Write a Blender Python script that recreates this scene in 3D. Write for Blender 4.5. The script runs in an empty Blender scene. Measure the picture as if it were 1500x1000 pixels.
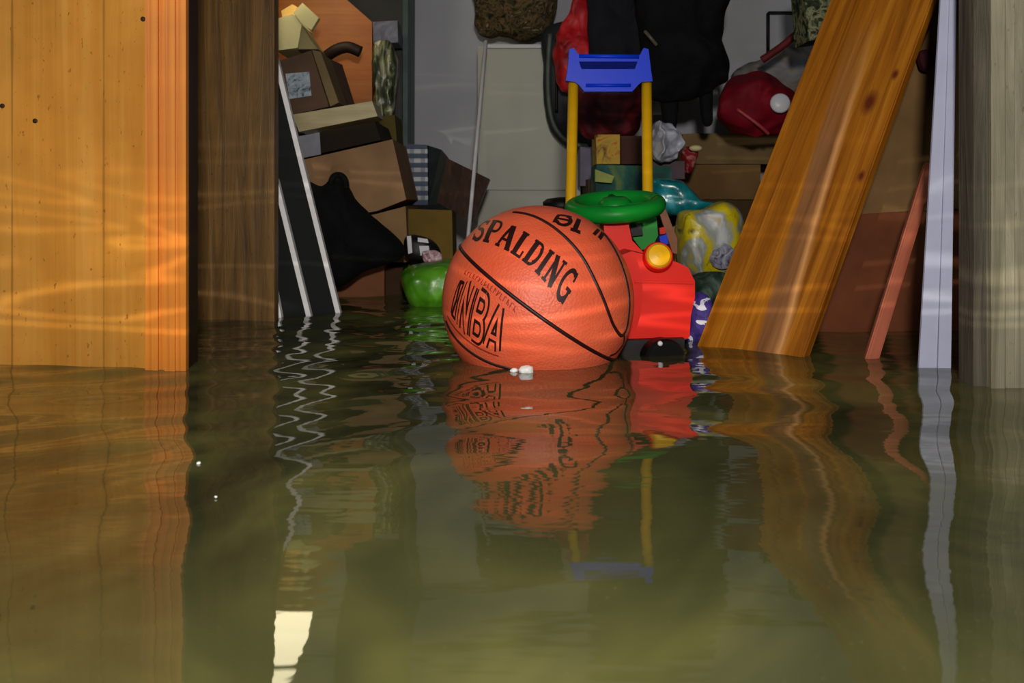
import bpy, bmesh, math, random
import numpy as np
from mathutils import Vector, Matrix, noise as mnoise
random.seed(7)
C = bpy.context.scene.collection
SC = bpy.context.scene
H = 0.193            # eye height above the flood water (z = 0)
F = 1500.0           # focal length in pixels of a 1500 wide frame
HOR = 300.0          # row of the horizon

# ------------------------------------------------------------------ camera, light, exposure
cam = bpy.data.cameras.new('camera'); cam.lens = 36; cam.sensor_width = 36
cam.shift_y = -(500 - HOR) / 1500.0; cam.clip_start = 0.02
cam.dof.use_dof = True; cam.dof.focus_distance = 1.35; cam.dof.aperture_fstop = 14
camo = bpy.data.objects.new('camera', cam); C.objects.link(camo)
camo.location = (0, 0, H); camo.rotation_euler = (math.pi / 2, 0, 0)
SC.camera = camo
SC.view_settings.view_transform = 'Standard'; SC.view_settings.look = 'None'
SC.view_settings.gamma = 1; SC.view_settings.use_curve_mapping = False
SC.view_settings.exposure = 0.0
SC.cycles.max_bounces = 8; SC.cycles.glossy_bounces = 4
SC.cycles.use_denoising = True
SC.cycles.sample_clamp_indirect = 4

w = bpy.data.worlds.new('world'); SC.world = w; w.use_nodes = True
w.node_tree.nodes['Background'].inputs[0].default_value = (0.75, 0.85, 1.0, 1)
w.node_tree.nodes['Background'].inputs[1].default_value = 0.065

def area(name, loc, target, size, power, col):
    l = bpy.data.lights.new(name, 'AREA'); l.shape = 'DISK'; l.size = size; l.energy = power; l.color = col
    o = bpy.data.objects.new(name, l); C.objects.link(o); o.location = loc
    d = Vector(target) - Vector(loc); o.rotation_euler = d.to_track_quat('-Z', 'Y').to_euler()
    return o
area('flash_light', (0.03, -0.16, 0.42), (0.0, 1.4, 0.15), 0.08, 15.5, (1.0, 0.93, 0.84))
area('fill_light', (-0.75, -0.7, 0.9), (0.1, 1.4, 0.1), 0.5, 6, (0.85, 0.93, 1.0))  # added soft fill from the left, highlights that side of the ball

# added lamp low over the water; its streak pattern imitates flash off the ripples
rl = bpy.data.lights.new('ripple_standin_lamp', 'POINT'); rl.energy = 46; rl.shadow_soft_size = .004; rl.color = (1, .9, .72)
ro = bpy.data.objects.new('ripple_standin_lamp', rl); C.objects.link(ro); ro.location = (-.08, .32, .035)
rl.use_nodes = True; _t = rl.node_tree; _e = _t.nodes['Emission']
def _n(t, **k):
    o = _t.nodes.new(t)
    for a, v in k.items(): setattr(o, a, v)
    return o
_tc = _n('ShaderNodeTexCoord'); _mp = _n('ShaderNodeMapping'); _mp.inputs['Scale'].default_value = (1.1, 1.1, 9.5)
_t.links.new(_tc.outputs['Normal'], _mp.inputs['Vector'])
_no = _n('ShaderNodeTexNoise'); _no.inputs['Scale'].default_value = 1.5; _no.inputs['Detail'].default_value = 1.5; _no.inputs['Distortion'].default_value = .4
_t.links.new(_mp.outputs[0], _no.inputs['Vector'])
_rp = _n('ShaderNodeValToRGB'); _el = _rp.color_ramp.elements
for _p, _c in ((.43, .02), (.465, .16), (.475, 1), (.49, .12), (.55, .02), (.575, .7), (.60, .02)):
    _q = _el.new(_p); _q.color = (_c, _c, _c, 1)
_el[0].color = (.03, .03, .03, 1); _el[-1].color = (.03, .03, .03, 1)
_t.links.new(_no.outputs[0], _rp.inputs[0])
_sx = _n('ShaderNodeSeparateXYZ'); _t.links.new(_tc.outputs['Normal'], _sx.inputs[0])
_mz = _n('ShaderNodeMapRange'); _t.links.new(_sx.outputs[2], _mz.inputs[0])
RIPPLE_SIGN = 1
_mz.inputs[1].default_value = -.03 * RIPPLE_SIGN; _mz.inputs[2].default_value = .01 * RIPPLE_SIGN
_mt = _n('ShaderNodeMapRange'); _t.links.new(_sx.outputs[2], _mt.inputs[0])
_mt.inputs[1].default_value = .02 * RIPPLE_SIGN; _mt.inputs[2].default_value = .24 * RIPPLE_SIGN; _mt.inputs[3].default_value = 1; _mt.inputs[4].default_value = 0
_mm = _n('ShaderNodeMath', operation='MULTIPLY'); _t.links.new(_mz.outputs[0], _mm.inputs[0]); _t.links.new(_mt.outputs[0], _mm.inputs[1])
_m2 = _n('ShaderNodeMath', operation='MULTIPLY'); _t.links.new(_mm.outputs[0], _m2.inputs[0]); _t.links.new(_rp.outputs[0], _m2.inputs[1])
_t.links.new(_m2.outputs[0], _e.inputs['Strength'])

# ------------------------------------------------------------------ helpers
class noise:      # repeatable smooth vector noise
    @staticmethod
    def noise_vector(p):
        return Vector((mnoise.noise(p), mnoise.noise(p + Vector((31.7, 12.3, 5.1))), mnoise.noise(p + Vector((7.9, 45.2, 22.6)))))
def P(x, y, Y): return Vector(((x - 750) / F * Y, Y, H + (HOR - y) / F * Y))
def lin(c):
    return tuple(((v / 255) / 12.92 if v <= 10 else ((v / 255 + .055) / 1.055) ** 2.4) for v in c)
def link(name, me, mat=None, parent=None, smooth=False, loc=None):
    o = bpy.data.objects.new(name, me); C.objects.link(o)
    if mat: me.materials.append(mat)
    if smooth:
        me.polygons.foreach_set('use_smooth', [True] * len(me.polygons))
    if parent:
        o.parent = parent
    if loc is not None:
        w_ = Vector(); q_ = parent
        while q_: w_ += q_.location; q_ = q_.parent
        o.location = loc - w_
    return o
def tag(o, label=None, cat=None, group=None, kind=None):
    if label: o['label'] = label
    if cat: o['category'] = cat
    if group: o['group'] = group
    if kind: o['kind'] = kind
    return o
def empty(name, loc, label, cat, group=None):
    o = bpy.data.objects.new(name, None); C.objects.link(o); o.location = loc; o.empty_display_size = .05
    return tag(o, label, cat, group)
def bm_obj(name, bm, mat, parent=None, smooth=False, bevel=0, seg=2):
    """world-space bmesh -> object with its origin at the base of its bounds"""
    if bevel:
        es = [e for e in bm.edges if len(e.link_faces) == 2 and e.calc_face_angle(0) > .5]
        if es: bmesh.ops.bevel(bm, geom=es, offset=bevel, segments=seg, affect='EDGES', profile=.5, clamp_overlap=True)
    bmesh.ops.recalc_face_normals(bm, faces=bm.faces)
    vs = [v.co for v in bm.verts]
    o0 = Vector((sum(v.x for v in vs) / len(vs), sum(v.y for v in vs) / len(vs), min(v.z for v in vs)))
    for v in bm.verts: v.co -= o0
    me = bpy.data.meshes.new(name); bm.to_mesh(me); bm.free()
    return link(name, me, mat, parent, smooth, o0)
def poly_prism(bm, pts, dv, dvs=None):
    a = [bm.verts.new(p) for p in pts]
    b = [bm.verts.new(Vector(p) + dv) for p in pts]
    n = len(pts)
    bm.faces.new(a); bm.faces.new(b[::-1])
    for i in range(n):
        bm.faces.new((a[i], b[i], b[(i + 1) % n], a[(i + 1) % n]))
def prism(name, px, Y, depth, mat, parent=None, bevel=.002, dv=None, smooth=False):
    """a solid whose front outline stands at distance Y (one or one per corner), running back by depth"""
    Ys = Y if isinstance(Y, (list, tuple)) else [Y] * len(px)
    pts = [P(x, y, yy) for (x, y), yy in zip(px, Ys)]
    bm = bmesh.new()
    poly_prism(bm, pts, Vector(dv) if dv else Vector((0, depth, 0)))
    return bm_obj(name, bm, mat, parent, smooth, bevel)
def box(name, lo, hi, mat, parent=None, bevel=.003, rot=0):
    bm = bmesh.new()
    bmesh.ops.create_cube(bm, size=1)
    c = (Vector(lo) + Vector(hi)) / 2; s = Vector(hi) - Vector(lo)
    for v in bm.verts: v.co = Matrix.Rotation(rot, 3, 'Z') @ Vector((v.co.x * s.x, v.co.y * s.y, v.co.z * s.z)) + c
    return bm_obj(name, bm, mat, parent, False, bevel)
def tube_bm(bm, pts, r, n=10):
    pts = [Vector(p) for p in pts]
    rr = r if isinstance(r, (list, tuple)) else [r] * len(pts)
    rings = []
    up = None
    for i, p in enumerate(pts):
        d = (pts[min(i + 1, len(pts) - 1)] - pts[max(i - 1, 0)]).normalized()
        if up is None: up = d.orthogonal().normalized()
        up = (up - d * up.dot(d)).normalized(); s = d.cross(up)
        rings.append([bm.verts.new(p + (up * math.cos(a) + s * math.sin(a)) * rr[i]) for a in [2 * math.pi * k / n for k in range(n)]])
    for a, b in zip(rings, rings[1:]):
        for k in range(n): bm.faces.new((a[k], a[(k + 1) % n], b[(k + 1) % n], b[k]))
    bm.faces.new(rings[0][::-1]); bm.faces.new(rings[-1])
def smooth_line(pts, m=6):
    pts = [Vector(p) for p in pts]; out = []
    for i in range(len(pts) - 1):
        p0 = pts[max(i - 1, 0)]; p1 = pts[i]; p2 = pts[i + 1]; p3 = pts[min(i + 2, len(pts) - 1)]
        for k in range(m):
            t = k / m
            out.append(.5 * ((2 * p1) + (p2 - p0) * t + (2 * p0 - 5 * p1 + 4 * p2 - p3) * t * t + (3 * p1 - p0 - 3 * p2 + p3) * t ** 3))
    return out + [pts[-1]]
def tube(name, pts, r, mat, parent=None, n=10, sm=True):
    bm = bmesh.new(); tube_bm(bm, smooth_line(pts) if sm else pts, r, n)
    return bm_obj(name, bm, mat, parent, True)
def pillow(name, px, Y, depth, mat, parent=None, wrinkle=.012, scale=14, rnd=True, seed=0, tilt=0, power=.6):
    """a soft filled bag with the given outline (star-shaped), bulging both ways, with folds"""
    pts = [Vector((x, y, 0)) for x, y in px]
    if rnd:
        loop = pts[-1:] + pts + pts[:2]; out = []
        for i in range(1, len(pts) + 1):
            p0, p1, p2, p3 = loop[i - 1], loop[i], loop[i + 1], loop[i + 2]
            for k in range(8):
                t = k / 8
                out.append(.5 * ((2 * p1) + (p2 - p0) * t + (2 * p0 - 5 * p1 + 4 * p2 - p3) * t * t + (3 * p1 - p0 - 3 * p2 + p3) * t ** 3))
        pts = out
    cx = sum(p.x for p in pts) / len(pts); cy = sum(p.y for p in pts) / len(pts)
    c = P(cx, cy, Y); rim = [P(p.x, p.y, Y) for p in pts]
    n = len(rim); R = 14; bm = bmesh.new(); rings = []
    for k in range(-R + 1, R):
        t = k / R * math.pi / 2; s = math.cos(t) ** power; d = math.sin(t) * depth
        ring = []
        for q in rim:
            v = c + (q - c) * s + Vector((0, d, 0))
            nn = noise.noise_vector((v + Vector((seed * 3.1, 0, 0))) * scale) * wrinkle * (.35 + abs(math.sin(t)))
            nn += noise.noise_vector((v + Vector((seed, 5, 0))) * scale * 2.7) * wrinkle * .4
            nn.x *= .5; nn.z *= .5
            ring.append(bm.verts.new(v + nn))
        rings.append(ring)
    for a, b in zip(rings, rings[1:]):
        for k in range(n): bm.faces.new((a[k], a[(k + 1) % n], b[(k + 1) % n], b[k]))
    for ring, s in ((rings[0], -1), (rings[-1], 1)):
        m = Vector()
        for v in ring: m += v.co
        cv = bm.verts.new(m / n)
        for k in range(n): bm.faces.new((ring[k], ring[(k + 1) % n], cv))
    return bm_obj(name, bm, mat, parent, True)
def lathe(bm, prof, c, axis, n=32):
    ax = Vector(axis).normalized(); u = ax.orthogonal().normalized(); v = ax.cross(u); c = Vector(c)
    rings = []
    for r, h in prof:
        rings.append([bm.verts.new(c + ax * h + (u * math.cos(a) + v * math.sin(a)) * r) for a in [2 * math.pi * k / n for k in range(n)]])
    for a, b in zip(rings, rings[1:]):
        for k in range(n): bm.faces.new((a[k], a[(k + 1) % n], b[(k + 1) % n], b[k]))
    bm.faces.new(rings[0][::-1]); bm.faces.new(rings[-1])

# ------------------------------------------------------------------ materials
class NT:
    def __init__(s, name):
        s.m = bpy.data.materials.new(name); s.m.use_nodes = True; s.t = s.m.node_tree; s.b = s.t.nodes['Principled BSDF']
        s.co = s.n('ShaderNodeTexCoord').outputs['Object']
    def n(s, t, **k):
        o = s.t.nodes.new(t)
        for a, v in k.items(): setattr(o, a, v)
        return o
    def l(s, a, b): s.t.links.new(a, b)
    def map(s, sc=(1, 1, 1), rot=(0, 0, 0), src=None):
        m = s.n('ShaderNodeMapping'); m.inputs['Scale'].default_value = sc; m.inputs['Rotation'].default_value = rot
        s.l(src or s.co, m.inputs['Vector']); return m.outputs[0]
    def noise(s, scale, vec=None, detail=4, rough=.6, dist=0):
        o = s.n('ShaderNodeTexNoise'); o.inputs['Scale'].default_value = scale; o.inputs['Detail'].default_value = detail
        o.inputs['Roughness'].default_value = rough; o.inputs['Distortion'].default_value = dist
        s.l(vec or s.co, o.inputs['Vector']); return o.outputs[0]
    def ramp(s, f, stops, interp='LINEAR'):
        r = s.n('ShaderNodeValToRGB'); r.color_ramp.interpolation = interp; e = r.color_ramp.elements
        while len(e) < len(stops): e.new(.5)
        for i, (p, c) in enumerate(stops):
            e[i].position = p; e[i].color = (*c, 1) if len(c) == 3 else c
        s.l(f, r.inputs[0]); return r.outputs[0]
    def mix(s, f, a, b, mode='MIX'):
        m = s.n('ShaderNodeMix', data_type='RGBA', blend_type=mode)
        for i, v in ((0, f), (6, a), (7, b)):
            if isinstance(v, (int, float)): m.inputs[i].default_value = v
            elif isinstance(v, tuple): m.inputs[i].default_value = (*v, 1)
            else: s.l(v, m.inputs[i])
        return m.outputs[2]
    def bump(s, f, st, dist=.01):
        b = s.n('ShaderNodeBump'); b.inputs['Strength'].default_value = st; b.inputs['Distance'].default_value = dist
        s.l(f, b.inputs['Height']); s.l(b.outputs[0], s.b.inputs['Normal']); return b
    def sep(s, vec=None):
        o = s.n('ShaderNodeSeparateXYZ'); s.l(vec or s.co, o.inputs[0]); return o.outputs
    def math(s, op, a, b=0.0):
        m = s.n('ShaderNodeMath', operation=op)
        for i, v in ((0, a), (1, b)):
            if isinstance(v, (int, float)): m.inputs[i].default_value = v
            else: s.l(v, m.inputs[i])
        return m.outputs[0]
    def done(s, col=None, rough=.6, spec=.4, **k):
        if isinstance(col, tuple): s.b.inputs['Base Color'].default_value = (*col, 1)
        elif col is not None: s.l(col, s.b.inputs['Base Color'])
        s.b.inputs['Roughness'].default_value = rough; s.b.inputs['Specular IOR Level'].default_value = spec
        for a, v in k.items(): s.b.inputs[a.replace('_', ' ')].default_value = v
        return s.m
def mul(c, k): return tuple(min(v * k, 1) for v in c)
def plain(name, c, rough=.6, var=.35, scale=18, bump=.15, spec=.4, **k):
    m = NT(name); c = lin(c)
    f = m.noise(scale)
    col = m.ramp(f, [(.3, mul(c, 1 - var)), (.7, mul(c, 1 + var * .5))])
    if bump: m.bump(m.noise(scale * 6), bump, .004)
    return m.done(col, rough, spec, **k)
def mottled(name, stops, scale=25, rough=.7, dist=1.5, interp='LINEAR', spec=.3, bump=.3, sc=(1, 1, 1)):
    m = NT(name)
    f = m.noise(scale, m.map(sc), 3, .55, dist)
    n = len(stops)
    col = m.ramp(f, [(.32 + .36 * i / (n - 1), lin(c)) for i, c in enumerate(stops)], interp)
    m.bump(m.noise(scale * 2), bump, .006)
    return m.done(col, rough, spec)
def wood(name, dark, mid, light, axis=2, scale=30, rough=.45, stretch=.05, bump=.2, spec=.4, speck=0, grooves=None):
    m = NT(name); s = [1, 1, 1]; s[axis] = stretch
    v = m.map(tuple(s))
    f = m.noise(scale, v, 6, .65, 1.2)
    col = m.ramp(f, [(.25, lin(dark)), (.5, lin(mid)), (.75, lin(light))])
    blotch = m.ramp(m.noise(4.0), [(.35, (.72, .72, .72)), (.65, (1.1, 1.1, 1.1))])
    col = m.mix(1.0, col, blotch, 'MULTIPLY')
    if speck:
        sp = m.ramp(m.noise(170, m.map((1, 1, .6)), 2), [(.66, (1, 1, 1)), (.74, (.45, .38, .3))])
        col = m.mix(speck, col, sp, 'MULTIPLY')
    h = f
    if grooves:
        x = m.sep()[0]
        for gx, gw, depth in grooves:
            d = m.math('ABSOLUTE', m.math('SUBTRACT', x, gx))
            wob = m.math('MULTIPLY', m.noise(9), .004)
            k = m.ramp(m.math('DIVIDE', m.math('ADD', d, wob), gw), [(.6, (1 - depth,) * 3), (1, (1, 1, 1))])
            col = m.mix(1.0, col, k, 'MULTIPLY')
    m.bump(h, bump, .003)
    return m.done(col, rough, spec)
def cardboard(name, c, var=.18):
    m = NT(name); c = lin(c)
    f = m.noise(9, None, 5)
    col = m.ramp(f, [(.3, mul(c, 1 - var * 1.6)), (.7, mul(c, 1 + var))])
    m.bump(m.noise(60, m.map((1, 1, .1))), .15, .002)
    return m.done(col, .85, .2)

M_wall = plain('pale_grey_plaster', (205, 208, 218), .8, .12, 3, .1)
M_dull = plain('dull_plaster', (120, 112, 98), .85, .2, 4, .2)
M_floor = plain('concrete', (110, 104, 92), .9, .3, 4, .3)
M_door = wood('golden_door_wood', (196, 124, 40), (214, 144, 54), (228, 166, 78), scale=22, stretch=.04, speck=.8,
              bump=.12, grooves=[(.13, .004, .4), (.255, .004, .35), (.19, .003, .15), (.02, .003, .2)])
M_edge = wood('orange_door_edge_wood', (176, 90, 16), (222, 132, 34), (234, 156, 60), scale=55, stretch=.012, bump=.1)
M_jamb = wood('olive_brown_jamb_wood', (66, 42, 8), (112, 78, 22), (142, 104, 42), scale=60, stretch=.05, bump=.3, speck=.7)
M_strip = plain('bluish_white_plastic', (172, 176, 200), .4, .1, 12, .05, .3)
M_white = plain('white_plastic', (215, 215, 222), .35, .06, 10, .05)
M_black = plain('black_plastic', (8, 8, 10), .5, .2, 20, .05, .25)
M_red = plain('red_plastic', (222, 30, 12), .42, .06, 12, .03, .18)
M_green = plain('green_plastic', (14, 130, 40), .4, .08, 12, .03, .18)
M_blue = plain('blue_plastic', (14, 60, 225), .4, .06, 12, .03, .18)
M_yellow = plain('yellow_plastic', (232, 175, 20), .35, .06, 12, .03, .18)
M_card = cardboard('brown_cardboard', (150, 118, 82))
M_card2 = cardboard('dull_brown_cardboard', (128, 98, 62))
M_card3 = cardboard('reddish_brown_cardboard', (112, 62, 38))
M_cream = cardboard('cream_card', (232, 222, 168), .08)
M_blackcloth = plain('black_cloth', (15, 15, 18), .85, .5, 14, .8, .2)

# ------------------------------------------------------------------ setting
def S(o): o['kind'] = 'structure'; return o
S(box('wall_back', (-1.6, 3.05, -.42), (1.5, 3.15, 2.35), M_wall, bevel=0))
S(box('wall_left', (-1.6, 1.78, -.42), (-1.5, 3.05, 2.35), M_dull, bevel=0))
S(box('wall_right', (1.4, 1.3, -.42), (1.5, 3.05, 2.35), M_dull, bevel=0))
S(box('wall_front_left', (-1.6, 1.68, -.42), (-.64, 1.78, 2.35), M_dull, bevel=0))
S(box('wall_front_right', (.66, 1.2, -.42), (1.5, 1.3, 2.35), M_dull, bevel=0))
S(box('ceiling', (-1.6, 1.2, 2.35), (1.5, 3.15, 2.45), M_dull, bevel=0))
S(box('floor', (-3, -1.5, -.5), (3, 3.15, -.42), M_floor, bevel=0))

def water():
    x0, x1, y0, y1 = -1.5, 1.4, .12, 3.05
    xs = np.linspace(x0, x1, 640); ys = np.linspace(y0, y1, 760)
    X, Y = np.meshgrid(xs, ys)
    rng = np.random.RandomState(3)
    Z = np.zeros_like(X)
    def fade(a, b): return np.clip((Y - a) / (b - a), 0, 1)
    # distance from the ball: rings calm close to it
    left = 1 / (1 + np.exp((X + .12) / .05))
    for lam, slope, ang0, spread, a, b, sel in (
            (.42, .010, 90, 60, -1, 0, 1), (.28, .010, 80, 50, -1, 0, 1),
            (.17, .014, 60, 40, .3, .9, 1), (.15, .014, 115, 40, .3, .9, 1),
            (.105, .024, 55, 30, .45, 1.0, 2), (.085, .024, 120, 30, .5, 1.0, 2),
            (.10, .007, 75, 30, .5, 1.0, 1), (.06, .011, 95, 30, .8, 1.3, 1),
            (.045, .014, 70, 40, 1.0, 1.5, 1), (.035, .012, 105, 40, 1.0, 1.6, 2)):
        for k in range(3):
            l = lam * rng.uniform(.85, 1.2); th = math.radians(ang0 + rng.uniform(-spread, spread) * .5)
            kk = 2 * math.pi / l
            ph = rng.uniform(0, 6.28)
            wv = slope / kk * np.sin(kk * (X * math.cos(th) + Y * math.sin(th)) + ph + .6 * np.sin(3.1 * X + 2.3 * Y + ph))
            Z += wv * fade(a, b) * ((.25 + 1.1 * left) if sel == 2 else 1)
    n = X.size; nx = len(xs); ny = len(ys)
    co = np.stack([X.ravel(), Y.ravel(), Z.ravel()], 1).astype(np.float32)
    i = np.arange(n).reshape(ny, nx)
    q = np.stack([i[:-1, :-1], i[:-1, 1:], i[1:, 1:], i[1:, :-1]], -1).reshape(-1, 4)
    me = bpy.data.meshes.new('flood_water')
    me.vertices.add(n); me.vertices.foreach_set('co', co.ravel())
    me.loops.add(q.size); me.loops.foreach_set('vertex_index', q.ravel().astype(np.int32))
    me.polygons.add(len(q)); me.polygons.foreach_set('loop_start', np.arange(0, q.size, 4, dtype=np.int32))
    me.polygons.foreach_set('loop_total', np.full(len(q), 4, np.int32))
    me.update(calc_edges=True); me.validate()
    m = NT('murky_green_water')
    f = m.noise(3.6, m.map((1, .8, 1)), 4, .6, .8)
    col = m.ramp(f, [(.34, (.026, .028, .012)), (.5, (.060, .062, .022)), (.66, (.125, .120, .034))])
    silt = m.ramp(m.noise(420, None, 1), [(.74, (0, 0, 0)), (.80, (.5, .5, .5))])
    col = m.mix(silt, col, (.16, .16, .08))
    m.done(col, .02, .5); m.b.inputs['IOR'].default_value = 1.35
    m.bump(m.noise(26, m.map((.5, 1.6, 1)), 2), .05, .004)
    o = link('flood_water', me, m.m, None, True)
    tag(o, 'murky green flood water with ripples filling the room', 'water', kind='stuff')
water()

# left door leaf standing open, and the jamb behind it
door = bpy.data.objects.new('door_1', None); C.objects.link(door); door.location = (-.5, 1.22, -.42); door['kind'] = 'structure'
def vert(p, z): return Vector((p.x, p.y, z))
bm = bmesh.new()
a = P(-420, 512, 289.5 / 212); a.y = 1.37; b = P(215, 540, 1.206)
poly_prism(bm, [vert(a, -.4), vert(b, -.4), vert(b, 2.05), vert(a, 2.05)], Vector((.012, .035, 0)))
bm_obj('door_panel', bm, M_door, door, bevel=.001); da, db = a.copy(), b.copy()
for k, (xa, xb, dy) in enumerate(((214.5, 233, -.004), (233, 243, .0), (243, 258, -.005), (258, 273, -.002))):
    bm = bmesh.new()
    p = P(xa, 0, 1.203); q = P(xb, 0, 1.203); p.y += dy; q.y += dy
    poly_prism(bm, [vert(p, -.4), vert(q, -.4), vert(q, 2.05), vert(p, 2.05)], Vector((0, .010, 0)))
    bm_obj('edge_moulding', bm, M_edge, door, bevel=.002)
bm = bmesh.new(); p = P(216, 0, 1.2145); q = P(273.5, 0, 1.2145); q.x = P(272.5, 0, 1.203).x  # door's turned-away side: its shade is painted as dark wood
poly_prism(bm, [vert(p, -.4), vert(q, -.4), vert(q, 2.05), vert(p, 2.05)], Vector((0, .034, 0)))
bm_obj('shaded_door_side', bm, wood('shade_dark_wood', (26, 14, 6), (44, 24, 10), (56, 34, 16)), door, bevel=.001)['label'] = 'door side with its shade put into a dark brown colour'
nail = plain('rusty_nail', (50, 28, 12), .7); a, b = da, db
for x, y in ((4, 155), (52, 177), (210, 28)):
    bm = bmesh.new(); k_ = (x - 750) / F; t_n = (k_ * a.y - a.x) / ((b.x - a.x) - k_ * (b.y - a.y)); yy = a.y + (b.y - a.y) * t_n - .0005
    lathe(bm, [(.0005, -.002), (.0028, -.002), (.0028, .003), (.0005, .004)], P(x, y, yy), (0, 1, 0), 10)
    bm_obj('nail', bm, nail, door, True)

def board_v(name, xa, xb, Y, mat, thick=.04, z1=2.05, z0=-.42, bevel=.002):
    bm = bmesh.new(); p = P(xa, 0, Y); q = P(xb, 0, Y)
    poly_prism(bm, [vert(p, z0), vert(q, z0), vert(q, z1), vert(p, z1)], Vector((0, thick, 0)))
    return bm_obj(name, bm, mat, None, bevel=bevel)
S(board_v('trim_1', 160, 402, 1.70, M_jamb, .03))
# right weathered door and frame
M_gr1 = wood('dark_weathered_wood', (34, 30, 25), (76, 70, 58), (98, 91, 78), scale=70, stretch=.07, rough=.8, bump=.8, speck=.6)
M_gr2 = wood('pale_weathered_wood', (92, 88, 70), (134, 128, 106), (166, 160, 138), scale=40, stretch=.06, rough=.8, bump=.8, speck=.5)
S(board_v('trim_2', 1426, 1453, 1.10, M_gr1, .036))
S(board_v('trim_3', 1452, 1472, 1.088, M_gr2, .011, bevel=.003))
d2 = bpy.data.objects.new('door_2', None); C.objects.link(d2); d2.location = (.6, 1.08, -.42); d2['kind'] = 'structure'
for xa, xb in ((1472.6, 1486), (1486.4, 1600), (1600.4, 1900)):
    bm = bmesh.new(); p = P(xa, 0, 1.09); q = P(xb, 0, 1.09)
    poly_prism(bm, [vert(p, -.42), vert(q, -.42), vert(q, 2.05), vert(p, 2.05)], Vector((0, .04, 0)))
    bm_obj('door_board', bm, M_gr2, d2, bevel=.003)
# ------------------------------------------------------------------ basketball
BC = P(788, 441, 1.30); BR = .1215
ball = empty('basketball', Vector((BC.x, BC.y, BC.z - BR)), 'orange rubber basketball floating in the middle of the flood water', 'basketball')
m = NT('pebbled_orange_rubber')
vor = m.n('ShaderNodeTexVoronoi'); vor.inputs['Scale'].default_value = 330; m.l(m.co, vor.inputs['Vector'])
m.bump(vor.outputs['Distance'], .35, .0012)
M_ball = m.done(m.ramp(m.noise(7), [(.3, lin((224, 88, 50))), (.7, lin((238, 110, 76)))]), .48, .5)
M_ink = plain('black_ball_ink', (40, 12, 10), .5, .2, 40, 0)
M_ink2 = plain('faded_ball_ink', (150, 50, 34), .5, .2, 40, 0)
bm = bmesh.new(); bmesh.ops.create_uvsphere(bm, u_segments=96, v_segments=64, radius=BR)
for v in bm.verts: v.co += BC
bm_obj('ball_skin', bm, M_ball, ball, True)
cp = Vector((0, 0, H))
def onball(x, y):
    d = Vector(((x - 750) / F, 1, (HOR - y) / F)).normalized()
    oc = cp - BC; b = oc.dot(d); disc = b * b - (oc.length_squared - BR * BR)
    if disc < 0: disc = 0
    return ((cp + d * (-b - math.sqrt(disc))) - BC).normalized()
def seam(px, r=.0025, closed=False, mirror=True):
    ds = [onball(*p) for p in px]
    pts = [p.normalized() for p in smooth_line(ds, 10)]
    bm = bmesh.new()
    tube_bm(bm, [BC + p * (BR - r * .35) for p in pts], r, 8)
    bm_obj('seam', bm, M_ink, ball, True)
    if mirror:
        bm = bmesh.new(); tube_bm(bm, [BC - p * (BR - r * .35) for p in pts], r, 8)
        bm_obj('seam', bm, M_ink, ball, True)
# main seam is a full great circle
pa, pb = onball(676, 366), onball(900, 527); nrm = pa.cross(pb).normalized(); u = pa; v = nrm.cross(u)
bm = bmesh.new()
tube_bm(bm, [BC + (u * math.cos(t) + v * math.sin(t)) * (BR - .0010) for t in [2 * math.pi * k / 120 for k in range(121)]], .0027, 8)
bm_obj('seam', bm, M_ink, ball, True)
seam([(752, 311), (785, 318), (820, 340), (850, 372), (876, 420), (896, 470), (909, 491), (916, 484), (921, 458), (921, 430), (913, 396), (898, 362), (884, 342)])
seam([(914, 490), (913, 502), (903, 516), (893, 521)], .0016)
seam([(654, 470), (664, 490), (690, 516), (722, 533), (750, 541), (790, 552)], .0024)

def curve3(a, b, c):
    a, b, c = onball(*a), onball(*b), onball(*c)
    def f(u):
        l0 = 2 * (u - .5) * (u - 1); l1 = -4 * u * (u - 1); l2 = 2 * u * (u - .5)
        return (a * l0 + b * l1 + c * l2).normalized()
    return f
def letters(name, strokes, W, base, top, mat, lift=.0003, wk=1.0):
    """strokes: (polyline, width) in text space, laid on the ball between two arcs"""
    bm = bmesh.new()
    def at(x, y):
        u = x / W; b, t = base(u), top(u)
        return BC + (b.lerp(t, y)).normalized() * (BR + lift)
    for line, wd in strokes:
        wd *= wk
        L = [Vector((p[0], p[1], 0)) for p in line]
        pts = []
        for i in range(len(L) - 1):
            n = max(2, int((L[i + 1] - L[i]).length / .08))
            for k in range(n): pts.append(L[i].lerp(L[i + 1], k / n))
        pts.append(L[-1]); prev = None
        for i, p in enumerate(pts):
            d = (pts[min(i + 1, len(pts) - 1)] - pts[max(i - 1, 0)]).normalized()
            nn = Vector((-d.y, d.x, 0)) * wd / 2
            q = [bm.verts.new(at(p.x + nn.x * t, p.y + nn.y * t)) for t in (-1, -.3, .3, 1)]
            if prev:
                for k in range(3): bm.faces.new((prev[k], prev[k + 1], q[k + 1], q[k]))
            prev = q
    return bm_obj(name, bm, mat, ball, True)
def arc(cx, cy, rx, ry, a0, a1, n=14):
    return [(cx + rx * math.cos(math.radians(a0 + (a1 - a0) * k / n)), cy + ry * math.sin(math.radians(a0 + (a1 - a0) * k / n))) for k in range(n + 1)]
T, t_ = .22, .09
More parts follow.
